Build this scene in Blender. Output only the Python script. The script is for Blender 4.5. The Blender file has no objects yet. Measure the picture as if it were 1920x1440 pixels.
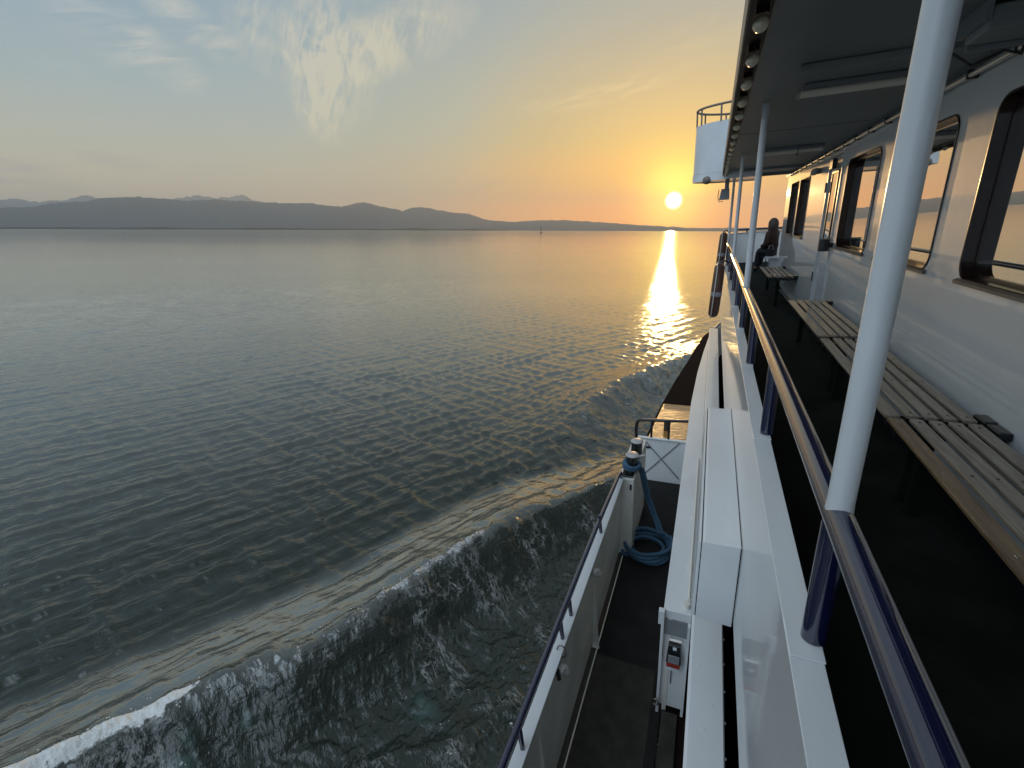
import bpy, bmesh, math, random
import numpy as np
from mathutils import Matrix, Vector
random.seed(7); rng = np.random.default_rng(11)
C = bpy.context.scene.collection
sc = bpy.context.scene
PI = math.pi

# ------------------------------------------------------------------ camera
H = 4.7                      # eye height over the lake
FPX = 870.0                  # focal length in photograph pixels (1920 wide)
def unit(v): v = np.array(v, float); return v/np.linalg.norm(v)
UW = -unit((-10, -FPX*FPX/288.4, FPX))                      # true up seen by the camera
YW = unit(np.array((0, 0, 1.0)) - UW*UW[2])
XW = np.cross(UW, YW); XW = XW*np.sign(XW[0])
W = np.array([XW, YW, UW])                                  # world <- camera (x right, y up, z forward)
cam = bpy.data.cameras.new('camera'); camo = bpy.data.objects.new('camera', cam); C.objects.link(camo)
cam.sensor_width = 36; cam.lens = FPX/1920*36; cam.clip_start = 0.05; cam.clip_end = 60000
m = Matrix.Identity(4)
for i in range(3):
    m[i][0] = W[i, 0]; m[i][1] = W[i, 1]; m[i][2] = -W[i, 2]
m[2][3] = H
camo.matrix_world = m
sc.camera = camo
# the ferry's own axes (it heels and trims a little)
FB = unit((383, 316, FPX)); dn = np.array((140.0, -(383*140+FPX*FPX)/316, FPX)); UB = -unit(dn)
RB = np.cross(FB, UB); RB = RB*np.sign(RB[0])
BM = W @ np.array([RB, FB, UB]).T
BOAT = Matrix.Identity(4)
for i in range(3):
    for j in range(3): BOAT[i][j] = BM[i, j]
BOAT[2][3] = H

# ------------------------------------------------------------------ light, sky, exposure
SUN_EL = math.radians(3.14); SUN_AZ = math.radians(17.9)     # azimuth clockwise from +Y
sd = Vector((math.sin(SUN_AZ)*math.cos(SUN_EL), math.cos(SUN_AZ)*math.cos(SUN_EL), math.sin(SUN_EL)))
sl = bpy.data.lights.new('sun', 'SUN'); sl.energy = 2.4; sl.angle = math.radians(0.5); sl.color = (1.0, 0.60, 0.24)
so = bpy.data.objects.new('sun', sl); C.objects.link(so)
so.rotation_euler = (-sd).to_track_quat('-Z', 'Y').to_euler()
sc.view_settings.view_transform = 'Standard'; sc.view_settings.look = 'None'
sc.view_settings.exposure = 0.32; sc.view_settings.gamma = 1.0

def srgb(r, g, b):
    f = lambda c: (c/255/12.92) if c/255 <= .04045 else ((c/255+.055)/1.055)**2.4
    return (f(r), f(g), f(b), 1.0)

world = bpy.data.worlds.new('World'); sc.world = world; world.use_nodes = True
class NT:
    def __init__(s, nt): s.nt = nt; s.n = nt.nodes; s.l = nt.links
    def new(s, t, **k):
        o = s.n.new(t)
        for a, b in k.items(): setattr(o, a, b)
        return o
    def lk(s, a, b): s.l.new(a, b)
    def val(s, sock, v):
        if isinstance(v, (int, float)): sock.default_value = v
        elif isinstance(v, tuple): sock.default_value = v
        else: s.lk(v, sock)
    def m(s, op, a, b=0.0, c=None, clamp=False):
        o = s.new('ShaderNodeMath', operation=op); o.use_clamp = clamp
        s.val(o.inputs[0], a); s.val(o.inputs[1], b)
        if c is not None: s.val(o.inputs[2], c)
        return o.outputs[0]
    def mix(s, f, a, b, bt='MIX'):
        o = s.new('ShaderNodeMix', data_type='RGBA', blend_type=bt)
        s.val(o.inputs[0], f); s.val(o.inputs[6], a); s.val(o.inputs[7], b)
        return o.outputs[2]
    def ramp(s, x, stops, interp='LINEAR'):
        o = s.new('ShaderNodeValToRGB'); r = o.color_ramp; r.interpolation = interp
        while len(r.elements) < len(stops): r.elements.new(0.5)
        for e, (p, c) in zip(r.elements, stops):
            e.position = p; e.color = c if len(c) == 4 else (*c, 1)
        s.val(o.inputs[0], x); return o.outputs[0]
    def noise(s, vec, scale, detail=4, rough=.5, dist=0.0):
        o = s.new('ShaderNodeTexNoise'); s.lk(vec, o.inputs['Vector'])
        o.inputs['Scale'].default_value = scale; o.inputs['Detail'].default_value = detail
        o.inputs['Roughness'].default_value = rough; o.inputs['Distortion'].default_value = dist
        return o.outputs['Fac']
    def mapping(s, vec, rot=(0, 0, 0), scale=(1, 1, 1), loc=(0, 0, 0)):
        o = s.new('ShaderNodeMapping'); s.lk(vec, o.inputs[0])
        o.inputs['Rotation'].default_value = rot; o.inputs['Scale'].default_value = scale
        o.inputs['Location'].default_value = loc
        return o.outputs[0]
    def aniso(s, vec, deg, sx, sy):
        """turn the plane so that the compass-like direction deg lies along local x, then scale"""
        return s.mapping(s.mapping(vec, rot=(0, 0, -math.radians(deg))), scale=(sx, sy, 1))
    def ridge(s, n):
        return s.m('SUBTRACT', 1.0, s.m('ABSOLUTE', s.m('SUBTRACT', s.m('MULTIPLY', n, 2.0), 1.0)))
    def comb(s, x, y, z=0.0):
        o = s.new('ShaderNodeCombineXYZ'); s.val(o.inputs[0], x); s.val(o.inputs[1], y); s.val(o.inputs[2], z)
        return o.outputs[0]

def build_world():
    t = NT(world.node_tree); t.n.clear()
    out = t.new('ShaderNodeOutputWorld'); bg = t.new('ShaderNodeBackground'); t.lk(bg.outputs[0], out.inputs[0])
    tc = t.new('ShaderNodeTexCoord'); v = tc.outputs['Generated']
    nm = t.new('ShaderNodeVectorMath', operation='NORMALIZE'); t.lk(v, nm.inputs[0]); v = nm.outputs[0]
    sep = t.new('ShaderNodeSeparateXYZ'); t.lk(v, sep.inputs[0])
    el = t.m('MULTIPLY', t.m('ARCSINE', sep.outputs[2]), 180/PI)
    az = t.m('MULTIPLY', t.m('ARCTAN2', sep.outputs[0], sep.outputs[1]), 180/PI)
    dt = t.new('ShaderNodeVectorMath', operation='DOT_PRODUCT'); t.lk(v, dt.inputs[0]); dt.inputs[1].default_value = tuple(sd)
    ang = t.m('MULTIPLY', t.m('ARCCOSINE', t.m('MINIMUM', dt.outputs['Value'], 0.999999)), 180/PI)
    eln = t.m('DIVIDE', t.m('MAXIMUM', el, 0.0), 90.0)
    # physical sky for the general light
    sky = t.new('ShaderNodeTexSky', sky_type='NISHITA'); sky.sun_disc = False
    sky.sun_elevation = SUN_EL; sky.sun_rotation = SUN_AZ; sky.air_density = 1.2; sky.dust_density = 2.0; sky.ozone_density = 2.0
    # colour of the evening air away from the sun, by elevation
    cool = t.ramp(eln, [(0.0, srgb(222, 200, 172)), (0.03, srgb(212, 198, 166)), (0.075, srgb(184, 186, 168)),
                        (0.13, srgb(157, 174, 177)), (0.19, srgb(138, 162, 176)), (0.27, srgb(130, 154, 172)),
                        (0.45, (.31, .38, .43, 1)), (0.65, (.28, .33, .37, 1)), (1.0, (.26, .31, .36, 1))])
    # warm colour towards the sun, by angle
    an = t.m('DIVIDE', ang, 60.0, clamp=True)
    warm = t.ramp(an, [(0.0, srgb(255, 236, 90)), (0.03, srgb(255, 224, 62)), (0.07, srgb(255, 200, 40)),
                       (0.14, srgb(248, 196, 62)), (0.26, srgb(218, 182, 92)), (0.42, srgb(188, 178, 136)),
                       (0.62, srgb(172, 174, 150)), (0.85, srgb(160, 174, 168)), (1.0, srgb(170, 178, 170))])
    wf = t.ramp(an, [(0.0, (1, 1, 1)), (0.3, (.95, .95, .95)), (0.5, (.70, .70, .70)), (0.75, (.28, .28, .28)), (1.0, (0, 0, 0))], 'EASE')
    wfe = t.ramp(eln, [(0, (1, 1, 1)), (0.05, (.97, .97, .97)), (0.12, (.74, .74, .74)), (0.22, (.42, .42, .42)), (0.4, (0, 0, 0))])
    base = t.mix(t.m('MULTIPLY', wf, wfe), cool, warm)
    # orange belt low over the horizon under the sun
    belt = t.m('MULTIPLY', t.ramp(eln, [(0, (1, 1, 1)), (0.02, (.85, .85, .85)), (0.06, (.25, .25, .25)), (0.11, (0, 0, 0))], 'EASE'),
               t.ramp(an, [(0, (0.0, 0, 0)), (0.03, (.35, .35, .35)), (0.07, (.95, .95, .95)), (0.22, (.62, .62, .62)), (0.5, (.14, .14, .14)), (1, (0, 0, 0))]))
    base = t.mix(belt, base, (1.9, .50, .0, 1))
    # the side of the sky away from the sun is darker and bluer
    back = t.m('MULTIPLY', t.m('SUBTRACT', t.m('DIVIDE', ang, 100.0), .75, clamp=True), 2.2, clamp=True)
    back = t.m('MULTIPLY', back, t.ramp(eln, [(0, (1, 1, 1)), (.35, (.9, .9, .9)), (.7, (0, 0, 0))]))
    base = t.mix(t.m('MULTIPLY', back, .85), base, (.11, .17, .28, 1))
    # bright patch added to the unseen sky port-astern as fill light for the ferry
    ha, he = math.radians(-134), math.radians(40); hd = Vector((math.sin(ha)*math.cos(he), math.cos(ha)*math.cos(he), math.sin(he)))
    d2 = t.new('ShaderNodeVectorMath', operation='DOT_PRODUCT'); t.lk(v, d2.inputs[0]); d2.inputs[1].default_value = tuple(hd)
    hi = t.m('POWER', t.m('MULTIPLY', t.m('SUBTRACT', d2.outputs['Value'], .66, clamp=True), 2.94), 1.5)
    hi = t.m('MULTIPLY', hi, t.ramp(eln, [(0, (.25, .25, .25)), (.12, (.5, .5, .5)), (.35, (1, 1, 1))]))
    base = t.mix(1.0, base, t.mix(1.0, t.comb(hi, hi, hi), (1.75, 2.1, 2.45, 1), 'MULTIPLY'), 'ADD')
    # thin cirrus, placed by direction
    ae = t.comb(az, el)
    def blob(ca, ce, ra, re, rot, amp):
        a = math.radians(rot)
        dx = t.m('SUBTRACT', az, ca); dy = t.m('SUBTRACT', el, ce)
        u = t.m('ADD', t.m('MULTIPLY', dx, math.cos(a)/ra), t.m('MULTIPLY', dy, math.sin(a)/ra))
        w = t.m('ADD', t.m('MULTIPLY', dx, -math.sin(a)/re), t.m('MULTIPLY', dy, math.cos(a)/re))
        r2 = t.m('ADD', t.m('MULTIPLY', u, u), t.m('MULTIPLY', w, w))
        return t.m('MULTIPLY', t.m('SUBTRACT', 1.0, r2, clamp=True), amp)
    def summed(L):
        s_ = blob(*L[0])
        for q in L[1:]: s_ = t.m('ADD', s_, blob(*q))
        return s_
    fan = summed([(-18.5, 14.6, 6.6, 5.0, 75, 1.2), (-12.5, 17.6, 10, 3.0, 20, 1.2), (-20, 12.0, 4.4, 3.0, 100, 1.0), (-24.5, 17.0, 4, 3.2, -60, .8), (-20, 19, 7, 3.0, 80, .8)])
    thin = summed([(9.5, 13.6, 10, 1.2, 10, 1.7), (8.5, 16.6, 2.5, .9, 20, .45), (-33, 14, 4.2, 2.2, -32, 1.3), (-30, 16.8, 5, 1.8, -28, 1.3), (-38, 16.5, 7, 3.0, -35, .9), (-41, 13.5, 5, 2, -35, .35), (20, 17.5, 8, 2.5, 15, .4), (-8, 24, 9, 3, 20, .6)])
    low = summed([(-37.8, 5.7, 3.6, .65, -6, 1.5), (-45, 4.8, 4, .6, -3, 1.3), (-44.5, 3.7, 5, .9, -4, 1.1), (-4, 4.6, 4, .35, 12, .5), (-9, 3.9, 4, .3, 5, .35), (-28, 9.3, 1.4, .4, 0, .4)])
    nf = t.noise(t.aniso(ae, 52, .22, .85), .8, 7, .66, .9)
    fx = t.m('SUBTRACT', az, -19.5); fy = t.m('SUBTRACT', el, 7.0)
    pa = t.m('ARCTAN2', fx, fy); pr = t.m('SQRT', t.m('ADD', t.m('MULTIPLY', fx, fx), t.m('MULTIPLY', fy, fy)))
    nf = t.noise(t.comb(t.m('MULTIPLY', pa, 2.2), t.m('MULTIPLY', pr, .20)), 1.3, 5, .56, 1.2)
    nf2 = t.noise(t.aniso(ae, 70, .30, 1.0), 1.2, 5, .58, .9)
    nt_ = t.noise(t.aniso(ae, 14, .2, 1.0), .9, 7, .62, .8)
    nl = t.noise(t.mapping(ae, scale=(.35, 2.2, 1)), 1.2, 5, .55, .4)
    cf = t.m('MULTIPLY', fan, t.m('MULTIPLY', t.m('SUBTRACT', t.m('ADD', t.m('MULTIPLY', nf, .60), t.m('MULTIPLY', nf2, .60)), .47), 3.6), clamp=True)
    ct = t.m('MULTIPLY', thin, t.m('MULTIPLY', t.m('SUBTRACT', nt_, .42), 3.6), clamp=True)
    clb = t.m('MULTIPLY', low, t.m('MULTIPLY', t.m('SUBTRACT', nl, .33), 3.2), clamp=True)
    ccol = t.mix(t.m('DIVIDE', ang, 60.0, clamp=True), srgb(246, 214, 140), srgb(204, 204, 198))
    base = t.mix(t.m('MULTIPLY', cf, .52), base, t.mix(.4, ccol, srgb(226, 214, 176)))
    base = t.mix(t.m('MULTIPLY', ct, .5), base, ccol)
    base = t.mix(t.m('MULTIPLY', clb, .75), base, t.mix(.65, ccol, srgb(160, 152, 148)))
    # below the horizon
    base = t.mix(t.m('LESS_THAN', el, -0.2), base, (.05, .06, .06, 1))
    phys = t.mix(1.0, sky.outputs[0], (.10, .10, .10, 1), 'MULTIPLY')
    base = t.mix(.12, base, phys)
    # aureole and disc of the sun itself
    glow = t.m('MULTIPLY', t.m('POWER', 2.718, t.m('MULTIPLY', t.m('MULTIPLY', ang, ang), -.07)), 1.3)
    glow = t.m('ADD', glow, t.m('MULTIPLY', t.m('POWER', 2.718, t.m('MULTIPLY', ang, -.28)), .22))
    g = t.mix(1.0, t.comb(glow, glow, glow), (1.0, .72, .06, 1), 'MULTIPLY')
    base = t.mix(1.0, base, g, 'ADD')
    disc = t.m('MULTIPLY', t.m('SUBTRACT', .98, ang, clamp=True), 1.3, clamp=True)
    base = t.mix(disc, base, (22, 17, 8, 1))
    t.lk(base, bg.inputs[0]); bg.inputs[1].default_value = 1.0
build_world()

# ------------------------------------------------------------------ materials
def mat(name, col, rough=.5, metal=0.0, coat=0.0, ior=1.5, var=0.0, vscale=6.0, bump=0.0, bscale=60.0, rvar=0.0, stretch=(1, 1, 1), col2=None, spec=None):
    mt = bpy.data.materials.new(name); mt.use_nodes = True; t = NT(mt.node_tree)
    p = t.n['Principled BSDF']; c = (*col, 1) if len(col) == 3 else col
    p.inputs['Base Color'].default_value = c; p.inputs['Roughness'].default_value = rough
    p.inputs['Metallic'].default_value = metal; p.inputs['IOR'].default_value = ior
    p.inputs['Coat Weight'].default_value = coat; p.inputs['Coat Roughness'].default_value = .05
    if spec is not None: p.inputs['Specular IOR Level'].default_value = spec
    if var or bump or rvar:
        tc = t.new('ShaderNodeTexCoord'); v = t.mapping(tc.outputs['Object'], scale=stretch)
        n = t.noise(v, vscale, 6, .6, .3)
        if var:
            d = tuple(x*(1-var) for x in c[:3]) + (1,) if col2 is None else (*col2, 1)
            t.lk(t.mix(t.m('MULTIPLY', t.m('SUBTRACT', n, .38, clamp=True), 3.0, clamp=True), d, c), p.inputs['Base Color'])
        if rvar:
            t.lk(t.m('ADD', rough-rvar/2, t.m('MULTIPLY', n, rvar)), p.inputs['Roughness'])
        if bump:
            b = t.new('ShaderNodeBump'); b.inputs['Strength'].default_value = 1.0; b.inputs['Distance'].default_value = bump
            t.lk(t.noise(v, bscale, 4, .6), b.inputs['Height']); t.lk(b.outputs[0], p.inputs['Normal'])
    return mt
M = {}
M['white'] = mat('white_paint', (.68, .70, .71), .32, coat=.35, var=.10, vscale=2.2, bump=.0006, bscale=9, rvar=.12)
M['wall'] = mat('gloss_white_wall', (.76, .77, .76), .5, coat=1.0, var=.10, vscale=1.3, bump=.0022, bscale=2.6, rvar=.1, stretch=(1, 1, 1.0))
M['side'] = mat('side_white', (.72, .735, .74), .38, coat=.7, var=.13, vscale=2.2, bump=.0015, bscale=3.0, rvar=.12, stretch=(1, .35, 1))
M['cream'] = mat('weathered_white', (.70, .68, .62), .5, var=.22, vscale=3, bump=.001, bscale=20)
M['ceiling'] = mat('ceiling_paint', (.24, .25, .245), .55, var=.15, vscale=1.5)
M['navy'] = mat('navy_paint', (.006, .008, .040), .14, coat=1.0, var=.15, vscale=14, bump=.0004, bscale=30, ior=1.65)
M['blackm'] = mat('black_metal', (.012, .012, .014), .35, coat=.2)
M['deck'] = mat('dark_deck', (.014, .017, .013), .85, var=.6, vscale=3.2, bump=.002, bscale=160, spec=.15)
M['deck2'] = mat('lower_deck', (.018, .017, .016), .75, var=.45, vscale=4, bump=.002, bscale=120, spec=.25)
M['patch'] = mat('worn_deck', (.05, .045, .038), .8, var=.4, vscale=9, bump=.002, bscale=120, spec=.2)
M['gold'] = mat('sky_gold_deck', (.50, .23, .045), .32, coat=.8, var=.5, vscale=4, bump=.010, bscale=6, stretch=(1, 3, 1))  # golden sky reflection put into the deck's base colour
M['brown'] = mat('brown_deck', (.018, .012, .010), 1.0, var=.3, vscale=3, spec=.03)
M['wood'] = mat('teak_frame', (.030, .012, .008), .35, coat=.4, var=.3, vscale=5, stretch=(1, .4, 1))
M['fasc'] = mat('dark_fascia', (.028, .013, .008), .5, var=.3)
M['edge'] = mat('worn_fascia', (.22, .19, .16), .5, var=.3, vscale=8)
def slat(name, col, dark):
    return mat(name, col, .42, coat=.35, var=.5, vscale=7, bump=.0025, bscale=18, stretch=(9, .55, 9), col2=dark, rvar=.1)
M['slat'] = slat('weathered_teak', (.40, .34, .27), (.20, .155, .115))
M['slatb'] = slat('brown_teak', (.30, .19, .10), (.14, .085, .045))
M['bolt'] = mat('steel_bolt', (.35, .33, .3), .3, metal=1.0)
M['boltd'] = mat('dark_screw', (.05, .04, .035), .5)
M['glass'] = mat('dark_glass', (.74, .74, .73), .012, metal=1.0)
M['bulb'] = mat('cream_bulb', (.72, .62, .46), .2, coat=.6)
M['tube'] = mat('lamp_tube', (.78, .70, .58), .3)
M['pipe'] = mat('light_pipe', (.72, .68, .60), .25, coat=.6)
M['cap'] = mat('bitt_cap', (.45, .42, .40), .45, var=.2, vscale=12)
M['bitt'] = mat('bitt_black', (.010, .012, .012), .25, coat=.5)
M['rope'] = mat('blue_rope', (.05, .12, .20), .8, var=.4, vscale=40, bump=.004, bscale=90)
M['ropew'] = mat('white_cord', (.6, .56, .48), .8)
M['ring'] = mat('life_ring_orange', (.085, .030, .016), .55, var=.25, vscale=8)
M['band'] = mat('reflective_band', (.22, .22, .24), .4)
M['skin'] = mat('skin', (.36, .20, .14), .55)
M['hair'] = mat('dark_hair', (.020, .010, .007), .45, bump=.006, bscale=30, stretch=(6, 6, 1))
M['jacket'] = mat('dark_red_jacket', (.03, .014, .012), .85, bump=.01, bscale=14)
M['trous'] = mat('dark_trousers', (.012, .013, .02), .85)
M['grey'] = mat('grey_plastic', (.20, .21, .22), .4)
M['red'] = mat('red_plastic', (.30, .03, .02), .4)
M['stick'] = mat('sticker', (.65, .70, .74), .5)
M['blue'] = mat('sticker_blue', (.08, .20, .35), .5)
M['hull'] = mat('hull_white', (.66, .67, .66), .35, var=.15, vscale=1.5, coat=.3)
M['sail'] = mat('dark_sail', (.10, .10, .11), .7)

# ------------------------------------------------------------------ mesh builder
class MB:
    def __init__(s): s.v = []; s.f = []
    def add(s, vs, fs):
        o = len(s.v); s.v += [tuple(map(float, p)) for p in vs]; s.f += [tuple(i+o for i in f) for f in fs]; return s
    def box(s, x0, x1, y0, y1, z0, z1):
        return s.hexa([(x0, y0, z0), (x1, y0, z0), (x1, y1, z0), (x0, y1, z0), (x0, y0, z1), (x1, y0, z1), (x1, y1, z1), (x0, y1, z1)])
    def hexa(s, p):
        return s.add(p, [(0, 3, 2, 1), (4, 5, 6, 7), (0, 1, 5, 4), (1, 2, 6, 5), (2, 3, 7, 6), (3, 0, 4, 7)])
    def prism(s, poly, d):
        n = len(poly); d = Vector(d); a = [Vector(p) for p in poly]
        return s.add(a + [p+d for p in a], [tuple(range(n))[::-1], tuple(range(n, 2*n))] + [(i, (i+1) % n, n+(i+1) % n, n+i) for i in range(n)])
    def tube(s, path, r, n=16, closed=False, caps=True):
        P = [Vector(p) for p in path]; K = len(P); R = r if isinstance(r, (list, tuple)) else [r]*K
        up = None; rings = []
        for i in range(K):
            a = P[i-1] if (i > 0 or closed) else P[i]; b = P[(i+1) % K] if (i < K-1 or closed) else P[i]
            t = (b-a).normalized()
            if up is None:
                up = t.cross(Vector((0, 0, 1))) if abs(t.z) < .95 else t.cross(Vector((1, 0, 0)))
            u = (up - t*up.dot(t)).normalized(); w = t.cross(u); up = u
            rings.append([P[i] + (u*math.cos(2*PI*k/n)+w*math.sin(2*PI*k/n))*R[i] for k in range(n)])
        fs = []
        for i in range(K if closed else K-1):
            j = (i+1) % K
            for k in range(n): fs.append((i*n+k, i*n+(k+1) % n, j*n+(k+1) % n, j*n+k))
        if caps and not closed:
            fs.append(tuple(range(n))[::-1]); fs.append(tuple((K-1)*n+k for k in range(n)))
        return s.add([p for q in rings for p in q], fs)
    def cyl(s, p, q, r, n=24, r2=None): return s.tube([p, q], [r, r if r2 is None else r2], n)
    def ball(s, c, r, sx=1, sy=1, sz=1, n=16, m_=10):
        vs = [(c[0], c[1], c[2]+r*sz)]; fs = []
        for i in range(1, m_):
            a = PI*i/m_
            for k in range(n):
                b = 2*PI*k/n; vs.append((c[0]+r*sx*math.sin(a)*math.cos(b), c[1]+r*sy*math.sin(a)*math.sin(b), c[2]+r*sz*math.cos(a)))
        vs.append((c[0], c[1], c[2]-r*sz)); L = len(vs)-1
        for k in range(n):
            fs.append((0, 1+k, 1+(k+1) % n)); fs.append((L, 1+(m_-2)*n+(k+1) % n, 1+(m_-2)*n+k))
            for i in range(m_-2): fs.append((1+i*n+k, 1+(i+1)*n+k, 1+(i+1)*n+(k+1) % n, 1+i*n+(k+1) % n))
        return s.add(vs, fs)
    def ribbon(s, path, top, bot, th):
        """upright wall along a plan path [(x,y)], heights per point, thickness th to the right side"""
        K = len(path); vs = []; fs = []
        for i in range(K):
            a = Vector(path[max(i-1, 0)]); b = Vector(path[min(i+1, K-1)]); t = (b-a).normalized(); nx, ny = t.y*th, -t.x*th
            x, y = path[i]; T = top[i] if isinstance(top, list) else top; B = bot[i] if isinstance(bot, list) else bot
            vs += [(x, y, B), (x, y, T), (x+nx, y+ny, T), (x+nx, y+ny, B)]
        for i in range(K-1):
            for k in range(4): fs.append((i*4+k, i*4+(k+1) % 4, i*4+4+(k+1) % 4, i*4+4+k))
        fs += [(0, 1, 2, 3), tuple((K-1)*4+k for k in (3, 2, 1, 0))]
        return s.add(vs, fs)

def tag(o, label=None, cat=None, group=None, kind=None):
    if label: o['label'] = label
    if cat: o['category'] = cat
    if group: o['group'] = group
    if kind: o['kind'] = kind
    return o
def link_mesh(name, v, f, mt, smooth=False):
    me = bpy.data.meshes.new(name); me.from_pydata(v, [], f); me.update()
    bm = bmesh.new(); bm.from_mesh(me); bmesh.ops.recalc_face_normals(bm, faces=bm.faces); bm.to_mesh(me); bm.free()
    if mt: me.materials.append(mt)
    o = bpy.data.objects.new(name, me); C.objects.link(o)
    return o
def shade(o, ang=40):
    me = o.data
    me.polygons.foreach_set('use_smooth', [True]*len(me.polygons))
    a = math.radians(ang); bm = bmesh.new(); bm.from_mesh(me)
    for e in bm.edges:
        if len(e.link_faces) == 2: e.smooth = e.calc_face_angle(0) < a
    bm.to_mesh(me); bm.free()
def thing(name, label, cat, loc, group=None):
    o = bpy.data.objects.new(name, None); C.objects.link(o); o.empty_display_size = .1
    o.matrix_world = BOAT @ Matrix.Translation(loc); o['_l'] = list(map(float, loc))
    return tag(o, label, cat, group)
LOC = {}
def part(name, mb, mt, parent, bevel=0.0, label=None, seg=2):
    r = parent
    while r.parent: r = r.parent
    l = r['_l']; v = [(p[0]-l[0], p[1]-l[1], p[2]-l[2]) for p in mb.v]
    o = link_mesh(name, v, mb.f, M[mt] if isinstance(mt, str) else mt); o.parent = parent
    shade(o)
    if bevel:
        b = o.modifiers.new('bevel', 'BEVEL'); b.width = bevel; b.segments = seg; b.limit_method = 'ANGLE'; b.angle_limit = math.radians(40); b.harden_normals = True
    if label: o['label'] = label
    return o
def copy_tree(o, parent=None):
    c = o.copy(); C.objects.link(c)
    if parent is not None: c.parent = parent
    for ch in list(o.children): copy_tree(ch, c)
    return c

# ------------------------------------------------------------------ the lake
TAB = {}
def vnoise(x, y, seed=0):
    if seed not in TAB: TAB[seed] = np.random.default_rng(seed).random((256, 256))
    T = TAB[seed]
    xi = np.floor(x).astype(int); yi = np.floor(y).astype(int); fx = x-xi; fy = y-yi
    fx = fx*fx*(3-2*fx); fy = fy*fy*(3-2*fy)
    g = lambda a, b: T[a & 255, b & 255]
    return (g(xi, yi)*(1-fx)+g(xi+1, yi)*fx)*(1-fy)+(g(xi, yi+1)*(1-fx)+g(xi+1, yi+1)*fx)*fy
def fbm(x, y, o=4, seed=0, g=.5):
    s = 0; a = 1; n = 0
    for i in range(o): s = s+a*vnoise(x*2**i+17*i, y*2**i-9*i, seed+i); n += a; a *= g
    return s/n
def smooth(a, b, x): t = np.clip((x-a)/(b-a), 0, 1); return t*t*(3-2*t)
CR2 = np.array([(16, 13.6), (8, 10.6), (4.2, 9.0), (2.08, 7.83), (.84, 6.99), (-.08, 6.29), (-.69, 5.64), (-1.15, 5.19), (-1.69, 4.53), (-2.35, 3.95), (-2.97, 3.6), (-3.35, 3.28), (-3.79, 3.0), (-4.11, 2.74), (-6.5, 1.2), (-14, -3.5)], float)
CR1 = np.array([(12, 22), (8.6, 19.0), (6.6, 16.9), (3.8, 14.4), (2.08, 12.1), (1.17, 10.4), (-.2, 8.46), (-1.06, 7.4), (-3, 5.8), (-6, 3.6)], float)
def poly_dist(P, x, y):
    """signed distance (+ on the open-lake side), arclength"""
    best = np.full(x.shape, 1e9); sg = np.zeros(x.shape); al = np.zeros(x.shape); L = 0
    for a, b in zip(P[:-1], P[1:]):
        d = b-a; l = np.hypot(*d); u = d/l
        t = np.clip((x-a[0])*u[0]+(y-a[1])*u[1], 0, l)
        px = x-a[0]-t*u[0]; py = y-a[1]-t*u[1]; dd = np.hypot(px, py)
        cr = u[0]*(y-a[1])-u[1]*(x-a[0]); k = dd < best
        best = np.where(k, dd, best); sg = np.where(k, -np.sign(cr), sg); al = np.where(k, L+t, al); L += l
    return best*sg, al
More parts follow.
